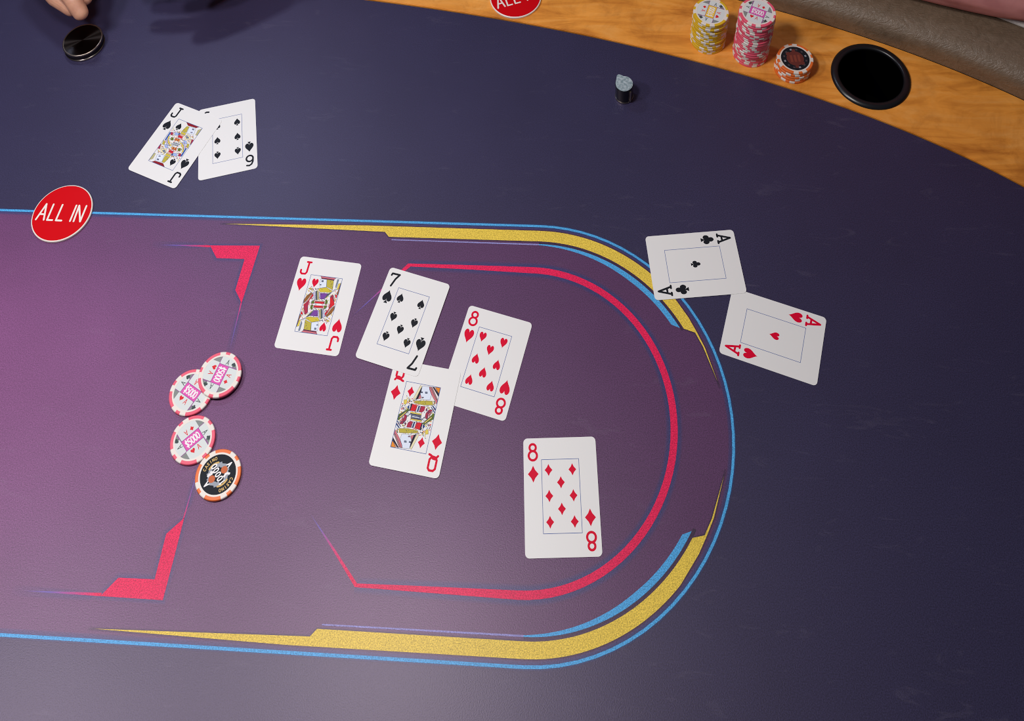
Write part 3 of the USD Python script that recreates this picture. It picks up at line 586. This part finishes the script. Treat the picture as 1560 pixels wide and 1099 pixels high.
def make_chip(name, label, base, kind, loc, rot, group):
    """a cast chip: body, four white edge spots each with a small square, white collar, and a printed inlay reading along +x"""
    t = thing(name, label, 'poker chip', loc, rot, group)
    obj('body', lathe([(0, 0), (CR - .5, 0), (CR, .5), (CR, CHH - .5), (CR - .5, CHH), (17.0, CHH), (16.9, CHH - .12), (0, CHH - .12)], 56), base, t, smooth=35)
    obj('collar', lathe([(15.7, CHH - .13), (15.7, CHH + .03), (17.15, CHH + .03), (17.15, CHH - .05)], 48), 'chip_white', t)
    out = lambda e: [(16.9, CHH + e), (CR - .5, CHH + e), (CR + e, CHH - .5), (CR + e, .5), (CR - .5, -e * .2)]
    for k in range(4):
        a = 5 + 90 * k
        sp = obj('edge_spot', lathe(out(.04), 10, a - 23, a + 23), 'chip_white', t)
        o2 = out(.07); o2[0] = (17.6, CHH + .07); 
        obj('edge_square', lathe(o2, 4, a - 6.5, a + 6.5), base, sp)
    disc = Point(0, 0).buffer(15.75, quad_segs=14)
    z = CHH - .125
    lab = obj('inlay', extrude(disc, z, .03), 'inlay_black' if kind in ('black', 'brown') else 'inlay_grey', t)
    P = lambda n, sh, m, dz=.05: obj(n, extrude(sh.intersection(disc), z, dz), m, lab)
    if kind in ('pink', 'yellow'):
        a, b = 8.3, 4.7
        rect = sbox(-a, -b, a, b)
        cards = [sbox(-a + .3, b + .5, 9.6, 22), sbox(-9.6, -22, a - .3, -b - .5), sbox(a + .5, -8.2, 22, b + .2), sbox(-22, -b - .2, -a - .5, 8.2)]
        P('band', unary_union([sbox(-a, b - .1, 20, b + .7), sbox(-20, -b - .7, a, -b + .1), sbox(a - .1, -20, a + .7, b), sbox(-a - .7, -b, -a + .1, 20)]), 'inlay_violet', .04)
        for c in cards: P('ace_card', c.buffer(-.8).buffer(.8), 'inlay_card')
        P('value_panel', rect, 'inlay_magenta' if kind == 'pink' else 'inlay_yellow')
        P('value', line_text('$5000' if kind == 'pink' else '$1000', 6.0, 3.0, 2.7, .95), 'inlay_white', .08)
        for (x, y, ro, m, sk) in ((-1.5, 8.6, 180, 'inlay_red', 'D'), (1.5, -8.6, 0, 'inlay_red', 'H'), (11.6, -2.2, -90, 'inlay_ink', 'C'), (-11.6, 2.2, 90, 'inlay_ink', 'S')):
            P('ace_letter', line_text('A', 4.4, 3.4, 1, .5, ro, (x, y)), m, .08)
            dx, dy = (5.6, 0) if abs(y) > 5 else (0, 6.2)
            sg = 1 if (y > 5 or x < -5) else -1
            P('ace_suit', affinity.rotate(suit(sk, 0, 0, 4.4, 4.0), ro, origin=(0, 0)) if False else affinity.translate(affinity.rotate(suit(sk, 0, 0, 4.4, 4.0), ro, origin=(0, 0)), x + sg * dx, y + sg * dy * (1 if abs(y) < 5 else 1)), m, .08)
    elif kind == 'brown':
        P('centre_motif', unary_union([Point(0, 0).buffer(9.6, quad_segs=4), sbox(-12.5, -2, 12.5, 2), sbox(-9, -9, -5, -5), sbox(5, 5, 9, 9)]), 'inlay_brown', .05)
        for q in range(12):
            P('ring_motif', affinity.rotate(sbox(11.2, -1.1, 13.2, 1.1), q * 30 + 12, origin=(0, 0)), 'inlay_silver' if q % 3 == 0 else 'inlay_dusk', .06)
        for yy in (-4.2, 0, 4.2): P('panel_motif', sbox(-4.5, yy - 1.3, 4.5, yy + 1.3), 'inlay_rust', .07)
    else:
        P('ring_motif', unary_union([affinity.translate(affinity.rotate(sbox(-1.6, -2.6, 1.6, 2.6), q + 20, origin=(0, 0)), 7.6 * math.cos(math.radians(q)), 7.6 * math.sin(math.radians(q))) for q in (35, 62, 88, 118, 145, 215, 242, 268, 298, 325)]), 'inlay_silver', .04)
        for sg in (1, -1):
            P('chip_motif', Point(0, sg * 6.0).buffer(2.9), 'inlay_orange', .05)
            P('fan', unary_union([affinity.translate(affinity.rotate(sbox(-.8, -1.5, .8, 1.5), q, origin=(0, 0)), sg * (3.6 + abs(q) * .03) , sg * 5.6 + q * .05) for q in (-40, -10, 25)]), 'inlay_white', .055)
        P('gold_scroll', unary_union([LineString(arc(0, 0, 9.4, a0, a1, 10)).buffer(.75) for a0, a1 in ((-28, 28), (152, 208))]), 'inlay_gold', .05)
        P('value', line_text('10000', 4.8, 3.3, 3.9, 1.0), 'inlay_white', .085)
        for am in (10, 190): P('arc_lettering', arc_text('CASINO', 2.3, 2.2, 13.0, am, 11, .55), 'inlay_gold', .07)
        for am in (95, 275): P('ace_letter', arc_text('A', 4.2, 3.4, 11.6, am, 0, 1.0), 'inlay_white', .08)
    return t
random.seed(11)
Z0 = TZ + 0.00018
G_LOOSE, G_PINK, G_YEL, G_OR = 'loose chips in the pot', 'chips of the tall pink stack on the wood rail', 'chips of the yellow stack on the wood rail', 'chips of the short orange stack on the wood rail'
pink = make_chip('poker_chip', 'pink and white poker chip in the pot, resting on the edge of another pink chip', 'chip_pink', 'pink', (-.2912, .0217, Z0 + .0030), -105.3, G_LOOSE)
dup(pink, 'poker_chip', 'pink and white poker chip in the pot, partly covered by the topmost pink chip', 'poker chip', (-.3151, .0067, Z0), -27.5, G_LOOSE)
dup(pink, 'poker_chip', 'pink and white poker chip in the pot touching the orange chip', 'poker chip', (-.3023, -.0323, Z0), 45.0, G_LOOSE)
orange = make_chip('poker_chip', 'orange and white poker chip with black printed centre, nearest of the loose chips', 'chip_orange', 'black', (-.2720, -.0585, Z0), 129.7, G_LOOSE)
def ordinal(i, n):
    if i == 0: return 'bottom chip'
    if i == n - 1: return 'top chip'
    if i == n - 2: return 'second chip from the top'
    w = ['', 'second', 'third', 'fourth', 'fifth', 'sixth', 'seventh', 'eighth', 'ninth', 'tenth', 'eleventh', 'twelfth', 'thirteenth', 'fourteenth', 'fifteenth', 'sixteenth', 'seventeenth', 'eighteenth', 'nineteenth', 'twentieth', 'twenty-first', 'twenty-second', 'twenty-third', 'twenty-fourth']
    return f'{w[i]} chip up from the bottom'
def stack(proto, what, n, bx, by, tx, ty, rot_top, group, jit, steps=()):
    zw = TZ + .00125
    for i in range(n):
        f = i / max(n - 1, 1)
        x, y = bx + (tx - bx) * f, by + (ty - by) * f
        if i < n - 1: x += random.uniform(-jit, jit); y += random.uniform(-jit, jit)
        rot = rot_top if i == n - 1 else rot_top + 90 * random.randrange(4) + random.gauss(0, 26)
        lab = f'{what}, {ordinal(i, n)}'
        z = zw + i * (CHH + .09) * MM
        if proto is None or isinstance(proto, tuple): proto = make_chip('poker_chip', lab, *(proto or ('chip_yellow', 'yellow')), (x * MM, y * MM, z), rot, group)
        else: dup(proto, 'poker_chip', lab, 'poker chip', (x * MM, y * MM, z), rot, group)
stack(pink, 'tall pink stack beside the yellow stack', 22, 234.2, 391.2, 236.8, 391.4, -24.3, G_PINK, 0.7)
stack(None, 'yellow stack on the wood rail', 15, 187.0, 407.9, 188.4, 409.4, 69.5, G_YEL, 0.6)
stack(('chip_orange', 'brown'), 'short orange stack near the cup holder', 5, 279.0, 371.4, 281.0, 372.9, 95.0, G_OR, 0.5)

# ------------------------------------------------------------------ ALL IN buttons
def all_in(label, x, y, z, rot, slant=1.0):
    t = thing('all_in_button', label, 'button', (x * MM, y * MM, z), rot)
    R, H = 31.4, 3.0
    obj('rim', lathe([(0, 0), (R - .5, 0), (R, .4), (R, H - .7), (R - .8, H - .1), (0, H - .1)], 64), 'button_white', t, smooth=35)
    obj('face', lathe([(R - 1.0, H - .2), (R - 1.3, H), (0, H)], 64), 'button_red', t)
    L = lambda pts: [(px, py + slant) for px, py in pts]
    h = 8.6
    A = lambda x0: [L([(x0 - 4.6, -h), (x0, h)]), L([(x0 + 4.0, -h), (x0, h)]), L([(x0 - 3.0, -2.6), (x0 + 2.6, -2.6)])]
    defs = [A(-20.4), [L([(-12.6, h), (-12.8, -h), (-7.2, -h)])], [L([(-2.7, h), (-3.2, -h), (2.9, -h)])], [L([(12.6, h), (12.3, -h)])], [L([(16.2, -h), (15.7, h), (23.3, -h), (23.6, h)])]]
    for d in defs: obj('letter', extrude(strokes(d, 1.9), H - .05, .12), 'button_white', t)
    return t
all_in('red ALL IN button lying on the blue betting line', -502.7, 174.8, TZ + .0003, -1.1, 0.0)
all_in('red ALL IN button on the wood rail, cut by the top of the photo', -40.2, 465.6, TZ + .00128, 20.0, -1.5)

# ------------------------------------------------------------------ cup holder
c = thing('cup_holder', 'black round cup holder set into the wood rail', 'cup holder', (CUP[0] * MM, CUP[1] * MM, TZ + .0012))
obj('rim', lathe([(35.6, -2), (34.8, .6), (35.2, 2.4), (37, 3.6), (39.5, 3.6), (42, 2.4), (43.2, .8), (43.3, 0.02), (38.2, 0.02), (38.2, -3), (35.6, -2)], 72), 'black_plastic', c, smooth=50)
obj('cup', lathe([(35.4, 0.5), (34.8, -20), (33.6, -78), (32, -80), (0, -80), (0, -82), (34, -82), (36.5, -20), (37.6, -.2)], 64), 'cup_black', c, smooth=40)

# ------------------------------------------------------------------ card guards
def teardrop(cx, cy, r, tip):
    return unary_union([Point(cx, cy).buffer(r, quad_segs=12), Polygon([tip, *[(cx + r * math.cos(a), cy + r * math.sin(a)) for a in (math.radians(28), math.radians(182))]])]).buffer(-3.2).buffer(3.2)
g = thing('card_guard', 'small black teardrop card guard with a frosted silver top standing near the wood rail', 'card guard', (.0885, .331, TZ + .0001))
td = teardrop(0.2, 0.3, 9.9, (-7.6, 14.2))
side = [extrude(td.buffer(-.6), 0, .6), extrude(td, .6, 22.2), extrude(td.buffer(-.5), 22.8, .5)]
obj('body', trimesh.util.concatenate(side), 'gloss_black', g, smooth=30)
obj('base_band', extrude(td.buffer(.25), 1.0, 1.6), 'bright_steel', g, smooth=30)
obj('top_plate', trimesh.util.concatenate([extrude(td.buffer(-.4), 23.3, 1.2), extrude(td.buffer(-1.2), 24.5, .4)]), 'frosted_silver', g)
obj('side_clip', boxm(6.0, 7.6, -8.9, -6.6, 4, 21), 'bright_steel', g)
w = thing('card_weight', 'round dark spun-metal card weight with bright rims under the pointing hand', 'card weight', (-.5560, .3868, TZ + .0001))
obj('body', lathe([(0, 0), (22.4, 0), (23.2, .8), (23.3, 2.2), (22.6, 2.6), (22.6, 8.6), (23.3, 9.2)], 72), 'dark_steel', w, smooth=35)
obj('top_disc', lathe([(22.0, 10.9), (0, 10.6)], 96), 'spun_metal', w, smooth=True)
obj('top_rim', lathe([(23.2, 9.0), (23.5, 9.8), (23.4, 10.8), (22.7, 11.3), (21.8, 11.1), (21.8, 10.6)], 72), 'bright_steel', w, smooth=60)
obj('bottom_rim', lathe([(23.2, .5), (23.6, 1.2), (23.5, 2.0), (23.0, 2.4)], 72), 'bright_steel', w, smooth=60)

# ------------------------------------------------------------------ people at the table
def head_bones(p, f):
    """head, jaw, nose and ears about the point p, facing the unit direction f"""
    p = np.array(p, float); f = np.array(f, float); s = np.array([-f[1], f[0], 0]); u = np.array([0, 0, 1.0])
    P = lambda a, b, c: p + f * a + s * b + u * c
    b = [((P(-.01, 0, .045), .082), (P(.015, 0, -.02), .07)), ((P(.02, 0, -.02), .062), (P(.045, 0, -.085), .036)), ((P(.088, 0, .005), .008), (P(.106, 0, -.03), .012))]
    for k in (-1, 1): b.append(((P(-.005, .08 * k, .0), .016), (P(0, .078 * k, -.035), .011)))
    return b
def face(t, p, f):
    p = np.array(p, float); f = np.array(f, float); s = np.array([-f[1], f[0], 0]); u = np.array([0, 0, 1.0])
    def ball(name, m, a, b, c, ra, rb, rc):
        e = trimesh.creation.icosphere(2, 1.0); v = np.array(e.vertices)
        e.vertices = p + f * (a + v[:, :1] * ra) + s * (b + v[:, 1:2] * rb) + u * (c + v[:, 2:] * rc)
        return obj(name, e, m, t, smooth=True, scale=1.0)
    for k in (-1, 1):
        e = ball('eye', 'eye_white', .0735, .031 * k, .012, .009, .014, .008)
        x = trimesh.creation.icosphere(2, .0058); x.apply_translation(p + f * .0795 + s * .031 * k + u * .012)
        obj('iris', x, 'hair_dark', e, smooth=True, scale=1.0)
        ball('eyebrow', 'hair_dark', .077, .031 * k, .031, .005, .019, .0035)
    ball('mouth', 'lip', .0795, 0, -.056, .006, .021, .005)
def V(x, y, z): return np.array([x, y, TZ + z])
def hand_bones(wrist, mcp, fingers, thumb, r=.0108):
    b = [((wrist, .024), (wrist + (mcp[1] - wrist) * .15, .024))]
    for i in range(3): b.append(((wrist, .021), (mcp[i], .0125), (mcp[i + 1], .0115)))
    for i, fg in enumerate(fingers):
        rr = r * (1, 1.03, .98, .85)[i]
        ch = [mcp[i], *fg]
        for j in range(len(ch) - 1): b.append(((ch[j], rr * (1.12 - .08 * j)), (ch[j + 1], rr * (1.08 - .08 * (j + 1)))))
    for j in range(len(thumb) - 1): b.append(((thumb[j], .0125 - .0012 * j), (thumb[j + 1], .0115 - .0012 * j)))
    return b
# the player on the far side, whose two hands reach in at the top left
RH = dict(wrist=V(-.668, .532, .108), mcp=[V(-.612, .450, .088), V(-.599, .466, .094), V(-.588, .482, .092), V(-.582, .498, .085)],
          fingers=[[V(-.577, .418, .081), V(-.556, .401, .066), V(-.5475, .3925, .055)], [V(-.566, .436, .086), V(-.553, .420, .070), V(-.549, .412, .058)],
                   [V(-.562, .458, .082), V(-.553, .442, .066), V(-.556, .434, .054)], [V(-.562, .478, .074), V(-.558, .462, .060), V(-.562, .454, .050)]],
          thumb=[V(-.652, .478, .085), V(-.620, .442, .063), V(-.586, .414, .054), V(-.564, .402, .050)])
LH = dict(wrist=V(-.335, .525, .105), mcp=[V(-.405, .462, .074), V(-.408, .482, .078), V(-.406, .502, .076), V(-.402, .520, .072)],
          fingers=[[V(-.444, .447, .068), V(-.468, .440, .060), V(-.486, .437, .054)], [V(-.450, .474, .072), V(-.476, .468, .062), V(-.494, .466, .056)],
                   [V(-.440, .498, .068), V(-.440, .492, .050), V(-.424, .486, .046)], [V(-.430, .516, .064), V(-.428, .508, .050), V(-.414, .504, .046)]],
          thumb=[V(-.352, .484, .078), V(-.385, .450, .062), V(-.412, .431, .057), V(-.432, .424, .058)])
def standing_legs(px, py, f):
    f = np.array([f[0], f[1], 0.0]); s = np.array([-f[1], f[0], 0]); p = np.array([px, py, .90]); b = [((p - s * .07, .105), (p + s * .07, .105))]
    for k in (-1, 1):
        h = p + s * .09 * k; kn = h + np.array([0, 0, -.42]); an = kn + np.array([0, 0, -.40]) - f * .03
        b += [((h, .088), (kn, .060)), ((kn, .060), (an, .044)), ((an - np.array([0, 0, .03]), .04), (an + f * .16 - np.array([0, 0, .045]), .03))]
    return b
AX, AY = -.49, .93
def person_a():
    t = thing('person', 'person in a dark shirt reaching in at the top left over the card weight', 'person', (0, 0, 0))
    body = [((np.array([AX, AY, .92]), .11), (np.array([AX, AY, 1.12]), .115)), ((np.array([AX, AY, 1.12]), .115), (np.array([AX - .11, AY - .01, 1.32]), .085), (np.array([AX + .11, AY - .01, 1.32]), .085)),
            ((np.array([AX, AY - .01, 1.36]), .058), (np.array([AX, AY - .04, 1.50]), .052))] + head_bones((AX, AY - .05, 1.60), (0, -1, 0))
    arms, sl = [], []
    for sx, H, el in ((-1, RH, np.array([-.79, .73, 1.07])), (1, LH, np.array([-.21, .72, 1.08]))):
        sh = np.array([AX + sx * .17, AY - .01, 1.35])
        body.append(((sh, .055), (el, .042)))
        mid = el + (H['wrist'] - el) * .45
        arms += [((el, .043), (mid, .038)), ((mid, .038), (H['wrist'], .025))] + hand_bones(**H)
        sl += [((np.array([AX + sx * .10, AY - .01, 1.32]), .098), (sh, .068)), ((sh, .066), (el, .056)), ((el, .055), (mid, .047))]
    fine = blob(arms, .0032, 10)
    big = blob(body, .014, 6)
    tm = lambda x: m3.Manifold(m3.Mesh(np.asarray(x.vertices, np.float32), np.asarray(x.faces, np.uint32)))
    whole = tm(big) + tm(fine)
    obj('body', whole, 'skin', t, smooth=True, scale=1.0)
    face(t, (AX, AY - .05, 1.60), (0, -1, 0))
    obj('shirt', blob([((np.array([AX - .03, AY, .90]), .135), (np.array([AX + .03, AY, .90]), .135), (np.array([AX, AY, 1.12]), .135)), ((np.array([AX, AY, 1.12]), .135), (np.array([AX - .10, AY - .01, 1.32]), .10), (np.array([AX + .10, AY - .01, 1.32]), .10))] + sl, .014, 6), 'shirt_navy', t, smooth=True, scale=1.0)
    obj('trousers', blob(standing_legs(AX, AY, (0, -1)), .014, 6), 'trousers_dark', t, smooth=True, scale=1.0)
    obj('hair', blob([((np.array([AX, AY - .035, 1.655]), .084), (np.array([AX, AY - .02, 1.62]), .084)), ((np.array([AX, AY - .01, 1.63]), .082), (np.array([AX, AY - .0, 1.56]), .068))], .012, 4), 'hair_dark', t, smooth=True, scale=1.0)
person_a()
# the player at the right end, whose pink shirt rests on the padded rail
BF = np.array([-.287, -.958, 0]); BS = np.array([.958, -.287, 0])
BB = np.array([.470, .4215, 0]) + BF * .016                   # where the shirt front meets the rail
def person_b():
    t = thing('person', 'person in a pink shirt with a white hem leaning on the padded rail', 'person', (0, 0, 0))
    P = lambda a, s, z: BB - BF * a + BS * s + np.array([0, 0, z])       # a: behind the front, s: sideways
    belly = [((P(.036, -.24, TZ + .078), .034), (P(.036, .24, TZ + .078), .034), (P(.14, -.18, TZ + .24), .10), (P(.14, .18, TZ + .24), .10)),
             ((P(.14, -.17, TZ + .24), .10), (P(.15, -.13, TZ + .48), .095), (P(.15, .13, TZ + .48), .095), (P(.14, .17, TZ + .24), .10)), ((P(.15, -.16, TZ + .58), .072), (P(.15, .16, TZ + .58), .072), (P(.15, -.13, TZ + .48), .09), (P(.15, .13, TZ + .48), .09)),
             ((P(.16, -.2, TZ + .58), .066), (P(.20, -.29, TZ + .36), .056)), ((P(.16, .2, TZ + .58), .066), (P(.20, .29, TZ + .36), .056))]
    sh = blob(belly, .008, 8)
    v = np.array(sh.vertices)
    n = meshkit.fbm(v * [9, 9, 26], 3, 5)[:, None] - .5
    vn = np.array(sh.vertex_normals); sh.vertices = v + vn * n * .018
    sh.vertices[:, 2] = np.maximum(sh.vertices[:, 2], TZ + RAIL_H * MM + .004)
    obj('shirt', sh, 'pink_cloth', t, smooth=True, scale=1.0)
    # white hem peeping out under the shirt
    hem = blob([((P(.026 - .011 * (s > .04), s, TZ + RAIL_H * MM + .0045), .0036), (P(.026 - .011 * (s > -.01), s + .05, TZ + RAIL_H * MM + .0045), .0036)) for s in np.linspace(-.17, .17, 8)], .004, 4)
    obj('white_hem', hem, 'white_cloth', t, smooth=True, scale=1.0)
    body = [((P(.17, 0, .90), .095), (P(.16, 0, TZ + .48), .09)), ((P(.15, 0, TZ + .58), .06), (P(.13, 0, TZ + .74), .054))] + head_bones(P(.10, 0, TZ + .84), BF)
    for s in (-1, 1):
        e, wr = P(.21, s * .30, TZ + .33), P(.20, s * .31, TZ + .08)
        body += [((P(.16, s * .2, TZ + .58), .05), (e, .043)), ((e, .042), (wr, .027)), ((wr, .028), (wr + np.array([0, 0, -.07]), .036)), ((wr + np.array([0, 0, -.07]), .034), (wr + np.array([0, 0, -.15]), .018)), ((wr, .016), (wr + BF * .04 - np.array([0, 0, .08]), .012))]
        body += [((P(.15, s * .02, TZ + .5), .06), (P(.16, s * .2, TZ + .58), .05))]
    obj('body', blob(body, .012, 6), 'skin', t, smooth=True, scale=1.0)
    face(t, P(.10, 0, TZ + .84), BF)
    obj('trousers', blob(standing_legs(*(P(.215, 0, 0)[:2]), BF), .014, 6), 'trousers_dark', t, smooth=True, scale=1.0)
    obj('hair', blob([((P(.115, 0, TZ + .895), .086), (P(.13, 0, TZ + .86), .084))], .012, 4), 'hair_dark', t, smooth=True, scale=1.0)
person_b()
